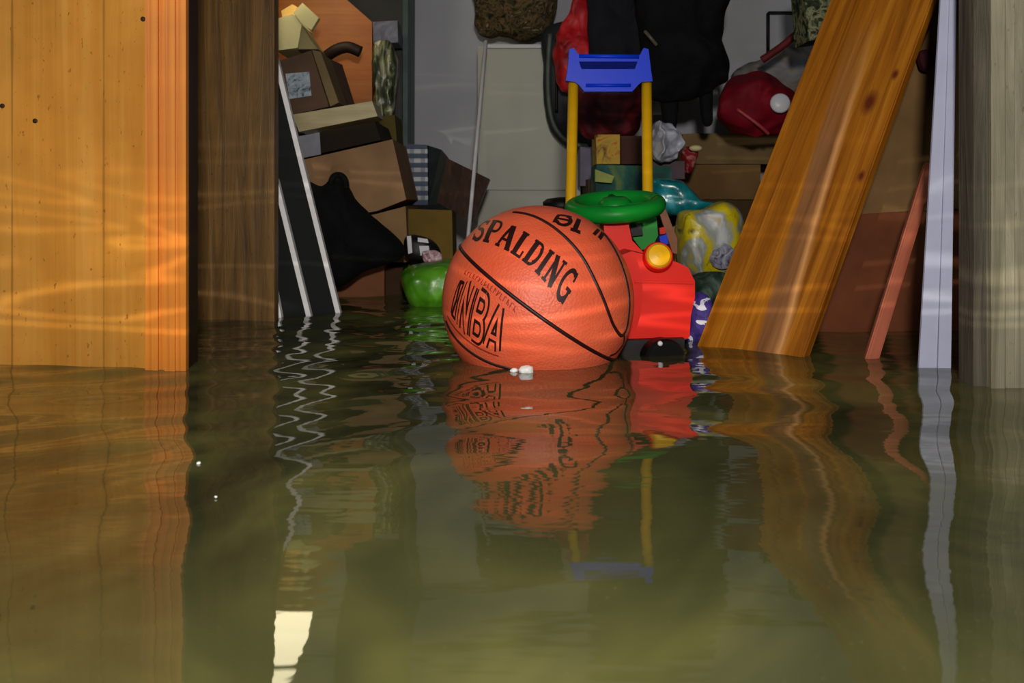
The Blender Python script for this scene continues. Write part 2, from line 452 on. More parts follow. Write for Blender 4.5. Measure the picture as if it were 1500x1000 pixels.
def G_serif(ch):
    if ch == 'S': return [(arc(.35, .73, .24, .22, 30, 270), .12), (arc(.35, .27, .26, .24, 90, -150), .14), ([(.6, .98), (.6, .72)], t_), ([(.08, .02), (.08, .3)], t_)], .7
    if ch == 'P': return [([(.2, 0), (.2, 1)], T), ([(.02, .03), (.4, .03)], t_), ([(.02, .97), (.4, .97)], t_), ([(.2, .96), (.45, .96)] + arc(.45, .72, .2, .24, 90, -90) + [(.2, .48)], .10)], .72
    if ch == 'A': return [([(.12, 0), (.42, 1)], t_ + .02), ([(.42, 1), (.72, 0)], T), ([(.2, .33), (.62, .33)], t_), ([(0, .03), (.26, .03)], t_), ([(.56, .03), (.86, .03)], t_)], .88
    if ch == 'L': return [([(.2, 0), (.2, 1)], T), ([(.02, .03), (.62, .03)], t_), ([(.02, .97), (.38, .97)], t_), ([(.6, 0), (.6, .3)], t_)], .7
    if ch == 'D': return [([(.2, 0), (.2, 1)], T), ([(.02, .04), (.4, .04)] + arc(.4, .5, .33, .46, -90, 90, 20) + [(.02, .96)], .10), (arc(.4, .5, .30, .4, -60, 60), .13)], .86
    if ch == 'I': return [([(.2, 0), (.2, 1)], T), ([(.02, .03), (.38, .03)], t_), ([(.02, .97), (.38, .97)], t_)], .46
    if ch == 'N': return [([(.16, 0), (.16, 1)], t_ + .02), ([(.12, 1), (.66, 0)], T), ([(.66, 0), (.66, 1)], t_ + .02), ([(0, .03), (.32, .03)], t_), ([(0, .97), (.2, .97)], t_), ([(.5, .97), (.82, .97)], t_)], .88
    if ch == 'G': return [(arc(.45, .5, .33, .45, 50, 320, 26), .14), ([(.72, .02), (.72, .42)], .12), ([(.5, .42), (.84, .42)], t_), ([(.7, .98), (.7, .68)], t_)], .9
def word(s, f):
    x = 0; out = []
    for ch in s:
        st, wd = f(ch)
        out += [([(px + x, py) for px, py in ln], ww) for ln, ww in st]; x += wd + .06
    return out, x
st, W = word('SPALDING', G_serif)
base = curve3((691, 352), (765, 381), (826, 452)); top = curve3((704, 322), (786, 351), (852, 404))
letters('brand_lettering', st, W, base, top, M_ink, .0003, 1.2)
def G_sans(ch):
    if ch == 'N': return [([(.1, 0), (.1, 1)], .16), ([(.1, 1), (.6, 0)], .16), ([(.6, 0), (.6, 1)], .16)], .74
    if ch == 'B': return [([(.1, 0), (.1, 1)], .16), ([(.1, .95), (.4, .95)] + arc(.4, .74, .18, .21, 90, -90) + [(.1, .52)], .15), ([(.1, .5), (.42, .5)] + arc(.42, .27, .2, .23, 90, -90) + [(.1, .05)], .15)], .72
    if ch == 'A': return [([(.05, 0), (.35, 1)], .16), ([(.35, 1), (.65, 0)], .16), ([(.15, .3), (.55, .3)], .14)], .74
st, W = word('NBA', G_sans)
off = .62
st = [([(x + off, y) for x, y in ln], ww) for ln, ww in st]; W += off
emb = [([(.12, .08), (.12, .92), (.45, .92), (.45, .08), (.12, .08)], .09), ([(.2, .1), (.34, .5), (.22, .9)], .12)]
base = curve3((659, 460), (690, 494), (734, 516)); top = curve3((674, 407), (704, 425), (750, 464))
letters('league_lettering', st, W, base, top, M_ink, .0003, 1.75)
letters('league_lettering', st, W, base, top, M_ball, .0006, .75)
letters('league_emblem', emb, W, base, top, M_ink, .0003)
b2 = curve3((680, 402), (716, 424), (758, 462)); t2 = curve3((683, 396), (720, 417), (762, 455))
dash = []
for k in range(17):
    x = k * .6; dash += [([(x, 0), (x, 1)], .14), ([(x, random.choice((0, .5, 1))), (x + .32, random.choice((0, .5, 1)))], .14)]
letters('small_print', dash, 10.4, b2, t2, M_ink2)
b2 = curve3((655, 464), (684, 500), (730, 523)); t2 = curve3((656, 461), (685, 496), (731, 520))
letters('underline', [([(0, .5), (10, .5)], .6)], 10, b2, t2, M_ink2)
b2 = curve3((808, 327), (830, 333), (852, 345)); t2 = curve3((816, 314), (838, 317), (858, 326))
st = [([(.1, .1), (.1, .9), (.8, .9)], .2), (arc(.5, .45, .35, .4, 80, -160), .2), ([(1.2, 0), (1.2, 1)], .25), ([(1.0, 0), (1.5, .1)], .2), ([(.2, .5), (.9, .5)], .18)]
letters('side_mark', st, 1.6, b2, t2, M_ink)
b2 = curve3((868, 343), (876, 348), (884, 356)); t2 = curve3((872, 334), (880, 338), (888, 346))
letters('side_mark', [([(.1, 0), (.3, 1)], .3), ([(.6, 0), (.7, 1)], .3)], 1, b2, t2, M_ink)

M_foam = plain('white_foam', (240, 240, 238), .5, .05, 30, .1)
def foam(x, y, r, label):
    Y = 289.5 / (y - 300); bm = bmesh.new()
    bmesh.ops.create_icosphere(bm, subdivisions=3, radius=1)
    for v in bm.verts:
        v.co = Vector((v.co.x * r, v.co.y * r * .8, v.co.z * r * .7)) + P(x, y, Y) + Vector((0, 0, r * .25)) + noise.noise_vector(v.co * 1.7 + Vector((x, 0, 0))) * r * .2
    o = bm_obj('foam_bit', bm, M_foam, None, True); tag(o, label, 'foam', 'foam bits on the water')
foam(753, 544, .0045, 'smaller white foam bit floating against the basketball')
foam(771, 545, .0085, 'larger white foam bit floating against the basketball')
foam(291, 679, .0016, 'tiny white foam speck floating in front of the wooden door edge')
foam(316, 728, .0009, 'tiniest grey-white speck drifting near the left foreground water')

# ------------------------------------------------------------------ push toy car
toy = empty('ride_on_toy', P(960, 300, 1.5).xy.to_3d() + Vector((0, 0, -.1)), 'red plastic ride-on toy car with yellow push bars behind the basketball', 'toy car')
Yf = 1.37
prof = [(898, 378), (925, 368), (992, 384), (1008, 392), (1018, 412), (1018, 436), (1012, 462), (1010, 494), (1004, 497), (904, 500)]
prism('body', prof, Yf, .30, M_red, toy, bevel=.008)
prism('chassis', [(904, 499), (1003, 496), (1001, 560), (908, 560)], Yf - .018, .27, M_black, toy, bevel=.004)
prism('column_cover', [(884, 322), (920, 324), (926, 352), (945, 372), (945, 392), (888, 392)], 1.46, .07, M_red, toy, bevel=.01)
bm = bmesh.new(); hc = P(964, 376, Yf - .005)
ax = Vector((0, -1, .25)).normalized()
lathe(bm, [(.004, -.03), (.020, -.03), (.0205, .0), (.018, .006), (.016, .006)], hc, ax)
bm_obj('lamp_housing', bm, M_red, toy, False, .002)
bm = bmesh.new(); lathe(bm, [(.0165, .003), (.0165, .008), (.014, .012), (.004, .014)], hc, ax)
hl = bm_obj('headlight', bm, M_yellow, toy, False); hl['label'] = 'round yellow headlight'
prism('body_rib', [(930, 410), (1016, 412), (1016, 416), (930, 414)], Yf - .003, .02, M_red, toy, bevel=.001)
# front wheel, part under water
for xc in (970,):
    bm = bmesh.new(); wc = P(xc, 526, 1.335)
    lathe(bm, [(.004, -.014), (.025, -.014), (.028, -.010), (.028, .010), (.025, .014), (.004, .014)], wc, (.25, -1, 0), 36)
    wl = bm_obj('wheel', bm, M_black, toy, False, .003)
bm = bmesh.new(); lathe(bm, [(.0005, -.002), (.0035, -.002), (.003, .002), (.0005, .003)], P(967, 503, 1.312), (0, -1, 0), 14)
bm_obj('bolt', bm, M_white, toy, True)
# steering wheel
sc_ = P(901, 302, 1.50); R = Matrix.Rotation(math.radians(11), 3, 'X') @ Matrix.Rotation(math.radians(-4), 3, 'Y')
bm = bmesh.new()
ring = [sc_ + R @ Vector((.062 * math.cos(t), .062 * math.sin(t), 0)) for t in [2 * math.pi * k / 48 for k in range(49)]]
tube_bm(bm, ring, .0125, 14)
for t in (90, 210, 330):
    t = math.radians(t); tube_bm(bm, [sc_ + R @ Vector((0, 0, -.004)), sc_ + R @ Vector((.055 * math.cos(t), .055 * math.sin(t), 0))], .009, 10)
lathe(bm, [(.004, -.014), (.022, -.012), (.024, .006), (.018, .012), (.004, .014)], sc_, R @ Vector((0, 0, 1)), 28)
bm_obj('steering_wheel', bm, M_green, toy, True)
prism('dashboard', [(922, 322), (962, 318), (964, 345), (955, 362), (940, 366), (928, 350)], 1.52, .06, M_green, toy, bevel=.006)
prism('seat_shell', [(848, 288), (962, 288), (958, 300), (850, 302)], 1.56, .10, M_green, toy, bevel=.005)
prism('dash_socket', [(922, 330), (940, 328), (942, 344), (926, 346)], 1.505, .02, M_black, toy, bevel=.002)
# push bars and handle
for x0, y0, x1, y1 in ((840, 118, 836, 300), (947, 118, 949, 300)):
    bm = bmesh.new(); tube_bm(bm, [P(x0, y0, 1.72), P(x1, y1, 1.68), P(x1, 420, 1.66)], .0088, 16)
    bm_obj('push_bar', bm, M_yellow, toy, True)
h = prism('handle', [(834, 72), (841, 70), (846, 79), (938, 80), (943, 70), (950, 72), (953, 98), (956, 119), (940, 120), (935, 124), (926, 134), (856, 134), (848, 124), (842, 120), (829, 118), (832, 98)], 1.70, .026, M_blue, toy, bevel=.004)
for (xa, ya, xb, yb, mt) in ((848, 90, 934, 101, plain('deep_blue_plastic', (4, 22, 110), .6, .05, 10, 0, .05)),):
    prism('grip_slot', [(xa, ya), (xb, ya), (xb - 4, yb), (xa + 4, yb)], 1.699, .004, mt, h, bevel=.0005)
tube('grip_rim', [P(848, 82, 1.70), P(936, 83, 1.70)], .0035, M_blue, h, sm=False)
tube('grip_rim', [P(858, 125, 1.70), P(924, 125, 1.70)], .0030, M_blue, h, sm=False)

# ------------------------------------------------------------------ right side: planks, boxes, strip
m = NT('varnished_orange_plank')   # local x across, z along
xyz = m.sep()
f = m.noise(52, m.map((1, 1, .035)), 8, .72, .8)
c1 = m.ramp(f, [(.28, lin((98, 50, 6))), (.5, lin((158, 94, 18))), (.72, lin((196, 130, 36)))])
c2 = m.ramp(m.noise(60, m.map((1, 1, .05)), 5), [(.3, lin((106, 66, 34))), (.7, lin((160, 110, 66)))])
wob = m.math('MULTIPLY', m.math('SUBTRACT', m.noise(6, m.map((1, 1, .6))), .5), .02)
zt = m.math('MULTIPLY', m.math('SUBTRACT', xyz[2], .40), .075)   # the peeled band drifts left going up
sh = m.math('ADD', m.math('ADD', m.math('ADD', xyz[0], .4), wob), zt)
band = m.ramp(sh, [(.486, (0, 0, 0)), (.492, (1, 1, 1)), (.519, (1, 1, 1)), (.524, (0, 0, 0))])
strp = m.ramp(sh, [(.518, (0, 0, 0)), (.521, (1, 1, 1)), (.525, (1, 1, 1)), (.529, (0, 0, 0))])
fadez = m.ramp(xyz[2], [(.72, (1, 1, 1)), (.93, (0, 0, 0))])
col = m.mix(m.math('MULTIPLY', band, fadez), c1, c2)
col = m.mix(m.math('MULTIPLY', strp, fadez), col, lin((212, 152, 92)))
for kx, kz, r in ((.120, .79, .013), (.142, .835, .006), (.146, .68, .006)):
    vd = m.n('ShaderNodeVectorMath', operation='DISTANCE'); cmb = m.n('ShaderNodeCombineXYZ')
    m.l(xyz[0], cmb.inputs[0]); m.l(m.math('MULTIPLY', xyz[2], .55), cmb.inputs[2]); m.l(cmb.outputs[0], vd.inputs[0]); vd.inputs[1].default_value = (kx, 0, kz * .55)
    k = m.ramp(m.math('DIVIDE', vd.outputs['Value'], r), [(.3, (1, 1, 1)), (1.0, (0, 0, 0))])
    col = m.mix(k, col, lin((96, 40, 16)))
m.bump(f, .25, .003)
M_plank = m.done(col, .32, .5)
def leaning(name, pb, pt, wvec, thick, mat, L0, L1, bevel=.002):
    """board: left bottom point pb, left top point pt, width vector; extended L0 below and L1 above"""
    z = (pt - pb).normalized(); x = (wvec - z * wvec.dot(z)); wd = x.length; x.normalize(); y = z.cross(x)
    L = (pt - pb).length
    bm = bmesh.new(); bmesh.ops.create_cube(bm, size=1)
    for v in bm.verts: v.co = Vector(((v.co.x + .5) * wd, (v.co.y + .5) * thick, (v.co.z + .5) * (L + L0 + L1)))
    if bevel: bmesh.ops.bevel(bm, geom=bm.edges[:], offset=bevel, segments=2, affect='EDGES')
    me = bpy.data.meshes.new(name); bm.to_mesh(me); bm.free()
    o = link(name, me, mat)
    Mx = Matrix((x, y, z)).transposed().to_4x4(); Mx.translation = pb - z * L0
    o.matrix_world = Mx
    return o
# waterline (1020,507)-(1175,524)
pb = P(1020, 507, 1.40); pt = P(1216, 0, 1.52); wv = P(1176, 524, 1.292) - pb
o = leaning('wooden_plank', pb, pt, wv, .016, M_plank, .40, .25)
tag(o, 'wide varnished orange wooden plank with knots leaning to the right', 'plank')
# boxes behind the plank
o = prism('cardboard_box', [(1166, 318), (1420, 306), (1420, 640), (1166, 640)], 1.56, .20, M_card3); tag(o, 'reddish-brown cardboard box standing in the water behind the leaning plank', 'box')
o = prism('cardboard_box', [(1268, -60), (1420, -80), (1420, 305), (1248, 314)], 1.57, .12, M_card2); tag(o, 'dull brown cardboard box stacked on the reddish-brown box behind the white strip', 'box')
o = pillow('dark_pouch', [(1345, 78), (1358, 72), (1368, 84), (1366, 100), (1350, 102)], 1.54, .012, plain('maroon_cloth', (70, 14, 26), .8)); tag(o, 'small dark maroon pouch against the upper brown box', 'pouch')
M_pink = wood('pinkish_stick_wood', (140, 70, 50), (186, 104, 78), (206, 128, 100), scale=40, stretch=.05)
pb = P(1267, 528, 1.275); pt = P(1352, 252, 1.40)
o = leaning('wooden_stick', pb, pt, Vector((.018, .001, 0)), .014, M_pink, .40, .02); tag(o, 'thin pinkish wooden stick leaning beneath the white strip', 'stick')
# white plastic strip
wp = empty('plastic_strip', P(1370, 300, 1.2).xy.to_3d() + Vector((0, 0, -.42)), 'tall white plastic edging strip beside the weathered grey post', 'strip')
def stripf(name, l0, r0, l1, r1, Y, th, mat):
    # l0,r0 at row 0 ; l1,r1 at row 540
    def ext(a, b, y): return a + (b - a) * y / 540
    ya, yb = -300, 760
    pts = [(ext(l0, l1, ya), ya), (ext(r0, r1, ya), ya), (ext(r0, r1, yb), yb), (ext(l0, l1, yb), yb)]
    return prism(name, pts, Y, th, mat, wp, bevel=.0015)
stripf('face', 1378, 1390, 1346, 1372, 1.215, .004, M_strip)
stripf('flange', 1391, 1401, 1374, 1393, 1.213, .005, M_strip)

# ------------------------------------------------------------------ left: dark boards with white edging
M_bright = plain('bright_white_laminate', (246, 246, 250), .5, .04, 10, .0, .3)
M_dboard = plain('dark_teal_laminate', (9, 17, 18), .6, .2, 6, .02, .2)
for (xt, yt, xb, yb, Y, lab) in ((407, 100, 497, 465, 1.800, 'largest dark board with white edging leaning in the gap by the jamb'),
                                 (403, 262, 452, 462, 1.775, 'middle dark board with white edging leaning by the jamb'),
                                 (400, 418, 410, 470, 1.750, 'nearest dark board with white edging, mostly hidden by the jamb')):
    pb = P(xb, yb, Y); pt = P(xt, yt, Y)
    r = empty('dark_board', Vector((pb.x, Y, -.42)), lab, 'board', 'dark boards by the jamb')
    z = (pt - pb).normalized(); x = Vector((z.z, 0, -z.x))
    a = pb - z * .36; b = pt + z * (.02 if Y > 1.79 else 0)
    bm = bmesh.new(); wdt = .20
    poly_prism(bm, [a - x * (wdt + .006), a - x * .0045, b - x * .0045, b - x * (wdt + .006)], Vector((0, .014, 0)))
    bm_obj('panel', bm, M_dboard, r, bevel=.001)
    bm = bmesh.new()
    poly_prism(bm, [a - x * .0048, a + x * .0038, b + x * .0038, b - x * .0048], Vector((0, .016, 0)))
    bm_obj('white_edging', bm, M_bright, r, bevel=.001)

# ------------------------------------------------------------------ left pile
def T_(o, lab, cat, group=None): return tag(o, lab, cat, group)
# lamp added out of view above the left pile, for its bright water reflection
lamp = empty('added_hanging_lamp', Vector((-.50, 2.28, .70)), 'added unseen hanging lamp, mirrored in the left foreground water', 'lamp')
m = NT('glowing_shade'); m.done((.9, .85, .65), .5); m.b.inputs['Emission Color'].default_value = (1, .88, .55, 1); m.b.inputs['Emission Strength'].default_value = 7
bm = bmesh.new(); lathe(bm, [(.02, 0), (.062, .0), (.052, .07), (.03, .15), (.018, .155)], Vector((-.50, 2.28, .70)), (0, 0, 1))
bm_obj('lamp_shade', bm, m.m, lamp, True)
tube('cord', [Vector((-.50, 2.28, .85)), Vector((-.50, 2.28, 2.35))], .004, M_black, lamp, sm=False)

BASE = -.42
def pxbox(name, x0, y0, x1, y1, Y, depth, mat, parent=None, sl=0, bevel=.003):
    """box front from (x0,y0) to (x1,y1); sl = rows the right end drops"""
    return prism(name, [(x0, y0), (x1, y0 + sl), (x1, y1 + sl), (x0, y1)], Y, depth, mat, parent, bevel)
def to_floor(name, x0, y0, x1, Y, depth, mat, bevel=.003):
    yb = HOR + (H - BASE) * F / Y
    return prism(name, [(x0, y0), (x1, y0), (x1, yb), (x0, yb)], Y, depth, mat, None, bevel)
T_(to_floor('cardboard_box', 488, 384, 563, 2.14, .30, cardboard('rust_brown_cardboard', (130, 84, 58))), 'rust-brown cardboard box in the water below the black bag', 'box')
T_(to_floor('cardboard_box', 564, 392, 590, 2.16, .25, cardboard('dark_brown_card', (66, 46, 30))), 'narrow dark brown carton in the water left of the green bag', 'box')
T_(prism('cardboard_box', [(460, 332), (552, 313), (594, 302), (598, 384), (470, 386)], 2.20, .28, M_card), 'brown cardboard box between the tilted carton and the water', 'box')
T_(prism('cardboard_box', [(400, 244), (575, 204), (595, 292), (552, 309), (420, 332)], 2.17, .30, cardboard('tan_cardboard', (158, 124, 90))), 'tilted tan cardboard box with a creased front behind the black bag', 'box')
o = prism('dark_carton', [(395, 205), (548, 176), (558, 205), (400, 240)], 2.19, .28, cardboard('near_black_card', (44, 36, 28))); T_(o, 'flat dark carton with a pale grey label on the tan box', 'box')
prism('label', [(434, 200), (468, 193), (470, 226), (440, 232)], 2.188, .004, plain('pale_grey_label', (150, 152, 165), .6), o, bevel=.0005)
T_(prism('wooden_slab', [(428, 168), (545, 148), (553, 170), (438, 193)], 2.10, .10, wood('pale_board', (160, 145, 105), (198, 184, 138), (216, 204, 160), axis=0, scale=30)), 'short pale cream board lying across the dark carton', 'board')
lb = empty('cardboard_box', P(450, 168, 2.12), 'brown cardboard box with a bluish-white label under the cream paper', 'box')
bm = bmesh.new()
poly_prism(bm, [P(400, 92, 2.2), P(456, 74, 2.2), P(482, 156, 2.2), P(410, 172, 2.2)], Vector((.03, .22, .0)))
bm_obj('carton', bm, cardboard('grey_brown_card', (108, 84, 68)), lb, bevel=.002)
prism('flap', [(457, 73), (470, 76), (496, 150), (484, 156)], 2.195, .12, cardboard('pale_flap', (138, 118, 84)), lb, bevel=.001)
prism('label', [(418, 108), (453, 105), (456, 140), (424, 145)], 2.197, .003, mottled('bluish_label', [(70, 90, 100), (170, 188, 205), (200, 212, 225)], 60), lb, bevel=.0005)
T_(prism('orange_board', [(395, -150), (440, -60), (545, 32), (545, 154), (395, 185)], 2.62, .03, wood('orange_panel_wood', (150, 78, 14), (190, 104, 26), (206, 126, 44), axis=0, scale=20)), 'orange-brown wooden panel behind the boxes at upper left', 'panel')
T_(tube('dark_strap', [P(492, 152, 2.5), P(480, 118, 2.48), P(474, 92, 2.46), P(486, 77, 2.44), P(508, 69, 2.43), P(528, 76, 2.43)], [.022, .018, .015] + [.014] * 28, plain('dark_brown_leather', (40, 20, 14), .6)), 'dark brown curved strap in front of the orange wooden panel', 'strap')
pp = empty('paper_carton', P(430, 72, 2.3), 'cream paper carton with an open top at the far upper left', 'carton')
prism('front', [(404, 28), (430, 20), (442, 36), (436, 70), (404, 74)], 2.28, .12, M_cream, pp)
prism('flap', [(430, 18), (443, 4), (467, 26), (456, 44), (441, 33)], 2.275, .02, M_cream, pp)
prism('flap', [(412, 16), (428, 6), (442, 14), (426, 30), (414, 30)], 2.30, .02, cardboard('tan_flap', (205, 165, 100)), pp)
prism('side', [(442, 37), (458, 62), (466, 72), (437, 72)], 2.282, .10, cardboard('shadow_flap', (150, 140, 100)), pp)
bb = empty('black_bag', P(520, 416, 2.0), 'black cloth bag slumped in front of the cardboard boxes', 'bag')
pillow('bag_body', [(440, 268), (470, 272), (486, 262), (502, 262), (520, 290), (552, 322), (586, 352), (592, 375), (562, 388), (532, 398), (508, 416), (490, 418), (462, 400), (440, 350)], 2.03, .05, M_blackcloth, bb, .010)
tube('bag_handle', [P(484, 270, 2.0), P(488, 259, 2.0), P(497, 256, 2.0), P(505, 262, 2.0), P(508, 276, 2.0)], .006, M_blackcloth, bb)
# narrow dark cabinet, carton and wrapped thing at its foot
cb = empty('tall_cabinet', P(570, 0, 2.8).xy.to_3d() + Vector((0, 0, BASE)), 'tall narrow dark cabinet with a teal edge against the back wall', 'cabinet')
prism('body', [(500, -400), (590, -400), (590, 500), (500, 500)], 2.78, .2, plain('dark_green_black', (26, 28, 28), .5), cb)
prism('side_edge', [(591, -400), (599, -400), (596, 500), (588, 500)], 2.78, .2, plain('teal_edge', (70, 96, 98), .5), cb)
T_(prism('labelled_box', [(546, 32), (582, 30), (583, 62), (547, 64)], 2.62, .1, mottled('grey_violet_card', [(100, 102, 120), (140, 142, 165)], 30)), 'small grey-violet box above the crumpled plastic bag', 'box')
T_(pillow('plastic_bag', [(547, 70), (556, 60), (572, 64), (580, 90), (580, 140), (574, 170), (560, 175), (548, 160), (546, 110)], 2.5, .03, mottled('green_white_film', [(40, 48, 30), (66, 76, 56), (150, 150, 118), (232, 232, 210)], 20, .3, 2, sc=(1.6, 1, .4)), wrinkle=.02), 'crumpled green and white plastic bag beside the dark cabinet', 'bag')
T_(prism('olive_box', [(545, 172), (578, 168), (582, 215), (562, 222), (556, 200)], 2.45, .15, cardboard('olive_card', (92, 82, 40))), 'olive-brown carton below the crumpled plastic bag', 'box')
# middle left small things
m = NT('blue_plaid'); xyz = m.sep(m.map((1, 1, 1)))
def stripes(o, fr, w0):
    k = m.math('FRACT', m.math('MULTIPLY', o, fr)); return m.ramp(k, [(w0, (0, 0, 0)), (w0 + .08, (1, 1, 1))])
col = m.mix(.55, lin((95, 112, 140)), stripes(xyz[2], 45, .5)); col = m.mix(m.math('MULTIPLY', stripes(xyz[0], 38, .55), .5), col, lin((40, 60, 96)), 'MIX')
M_plaid = m.done(m.mix(.25, col, lin((70, 90, 120))), .6)
pt = empty('storage_tin', P(618, 300, 2.45), 'blue and white plaid tin standing by the back wall', 'tin')
prism('front', [(589, 214), (600, 211), (626, 212), (627, 300), (591, 300)], 2.45, .10, M_plaid, pt)
bm = bmesh.new(); poly_prism(bm, [P(627.5, 213, 2.45), P(646, 219, 2.50), P(655, 230, 2.56), P(655, 300, 2.56), P(628, 300, 2.45)], Vector((0, .06, 0)))
bm_obj('side', bm, plain('shaded_tin_side', (46, 58, 62), .5), pt)  # side away from the lit front, shade put into its darker colour
o = prism('brown_box', [(654, 231), (717, 262), (692, 326), (640, 296)], [2.38, 2.34, 2.30, 2.34], .10, wood('ribbed_dark_brown', (28, 16, 12), (60, 38, 30), (84, 56, 46), scale=60, stretch=.1)); T_(o, 'dark brown ribbed box tilted behind the thin pale rod', 'box')
T_(prism('olive_crate', [(598, 306), (662, 308), (664, 420), (598, 420)], 2.24, .16, cardboard('olive_brown_card', (126, 102, 44))), 'olive-brown carton beneath the plaid tin', 'box')
T_(to_floor('cardboard_box', 608, 421, 720, 2.32, .35, M_card2), 'dull brown box under the olive carton behind the basketball', 'box')
sh = empty('sneaker', P(620, 384, 2.12), 'black and white sneaker lying on the green bag', 'shoe')
pillow('upper', [(592, 350), (606, 344), (630, 350), (645, 366), (640, 382), (612, 384), (594, 376)], 2.12, .03, plain('black_leather', (22, 20, 22), .5), sh, .006)
for q in ([(596, 346), (602, 345), (604, 370), (598, 372)], [(612, 348), (626, 350), (628, 356), (612, 354)], [(614, 360), (628, 360), (630, 374), (616, 374)]):
    prism('white_patch', q, 2.085, .01, M_white, sh, bevel=.001)
T_(pillow('pink_toy', [(618, 370), (634, 366), (646, 372), (644, 384), (626, 388)], 2.06, .012, mottled('pink_white', [(80, 40, 50), (190, 150, 160), (230, 215, 215)], 60)), 'small pink and white toy on top of the green bag', 'toy')
T_(pillow('green_bag', [(588, 400), (602, 388), (630, 384), (656, 380), (680, 386), (682, 420), (660, 452), (630, 470), (606, 452), (592, 424)], 2.0, .07, mottled('bright_green_film', [(58, 110, 16), (86, 158, 30), (120, 190, 60)], 12, .3, 1, spec=.5)), 'bright green plastic bag floating left of the basketball', 'bag')
T_(tube('pale_rod', [P(712, 60, 2.42), P(686, 345, 2.28), P(672, 480, 2.22), P(660, 640, 2.15)], .0045, M_white, sm=False), 'thin pale rod leaning upright in front of the white cabinet', 'rod')

# ------------------------------------------------------------------ middle back
wc = empty('metal_cabinet', P(765, 0, 2.8).xy.to_3d() + Vector((0, 0, BASE)), 'white metal cabinet in front of the back wall', 'cabinet')
M_cab = plain('off_white_enamel', (188, 188, 176), .5, .1, 3, .05)
yb = HOR + (H - BASE) * F / 2.75
prism('body', [(700, 68), (850, 68), (850, yb), (700, yb)], 2.78, .2, M_cab, wc)
prism('door', [(713, 74), (840, 74), (840, 278), (713, 278)], 2.768, .01, M_cab, wc, bevel=.003)
prism('top_edge', [(712, 65), (796, 65), (796, 70), (712, 70)], 2.765, .02, M_white, wc)
T_(pillow('camouflage_bundle', [(698, -60), (760, -90), (815, -50), (812, 20), (806, 50), (770, 58), (735, 54), (702, 50), (696, 10)], 2.86, .06, mottled('camouflage_cloth', [(18, 18, 12), (54, 56, 30), (120, 96, 62), (32, 34, 22), (150, 130, 100)], 22, .85, 2), wrinkle=.03), 'brown and green patterned cloth bundle on top of the white cabinet', 'cloth')
sc = empty('soft_suitcase', P(850, 222, 2.6), 'dark rounded bag with grey piping hanging behind the toy push bar', 'bag')
def rr(px): return px
outl = [(800, 40), (796, 100), (797, 150), (806, 190), (830, 216), (862, 222), (900, 212), (915, 160), (915, 60), (880, 30)]
pillow('bag_body', outl, 2.70, .04, plain('charcoal_nylon', (34, 38, 40), .6), sc, .006, power=.35)
tube('piping', [P(x, y, 2.66) for x, y in [(806, 50), (803, 100), (804, 148), (812, 184), (833, 208), (862, 214)]], .006, plain('grey_green_piping', (88, 98, 92), .5), sc)
tube('piping', [P(x, y, 2.65) for x, y in [(822, 60), (816, 110), (815, 165)]], .004, M_black, sc)
T_(pillow('red_jacket', [(814, 110), (812, 66), (830, 28), (852, -20), (900, -60), (905, 40), (880, 96), (850, 132), (824, 134)], 2.55, .045, mottled('red_nylon', [(120, 14, 22), (196, 28, 36), (226, 60, 66)], 12, .5, 1), wrinkle=.03), 'bright red jacket hanging left of the black coats', 'jacket')
T_(pillow('maroon_bag', [(846, 128), (900, 120), (938, 128), (940, 170), (930, 196), (890, 200), (852, 196)], 2.36, .035, mottled('maroon_cloth_dark', [(36, 8, 14), (90, 18, 26), (150, 36, 44)], 14, .7, 1), wrinkle=.02), 'dark maroon bag framed by the yellow push bars', 'bag')
bk = empty('black_coat', P(980, 190, 2.33), 'black coat with dangling straps hanging in the centre background', 'coat')
pillow('coat_body', [(930, -150), (1040, -150), (1066, -40), (1062, 20), (1058, 60), (1069, 100), (1062, 122), (1030, 140), (1000, 146), (975, 150), (955, 148), (938, 130), (940, 60), (932, 0)], 2.29, .06, M_blackcloth, bk, .03, 10)
pillow('strap', [(968, 120), (992, 120), (992, 170), (988, 192), (976, 188), (968, 160)], 2.31, .02, M_blackcloth, bk, .004)
pillow('strap', [(1024, 110), (1042, 110), (1044, 160), (1042, 182), (1030, 182), (1025, 150)], 2.31, .015, M_blackcloth, bk, .004)
tube('zip', [P(945, 46, 2.22), P(952, 54, 2.21), P(962, 66, 2.215)], .004, plain('dull_zip', (100, 92, 76), .4), bk)
T_(pillow('dark_coat', [(862, -150), (945, -150), (950, 40), (956, 110), (940, 140), (900, 136), (872, 110), (862, 60)], 2.44, .035, plain('blue_black_cloth', (20, 20, 30), .9), wrinkle=.025), 'blue-black coat hanging between the red jacket and the black coat', 'coat')
T_(tube('clothes_rail', [Vector((-1.5, 2.42, .88)), Vector((1.4, 2.42, .88))], .012, M_black, sm=False), 'black clothes rail above the hanging coats', 'rail')

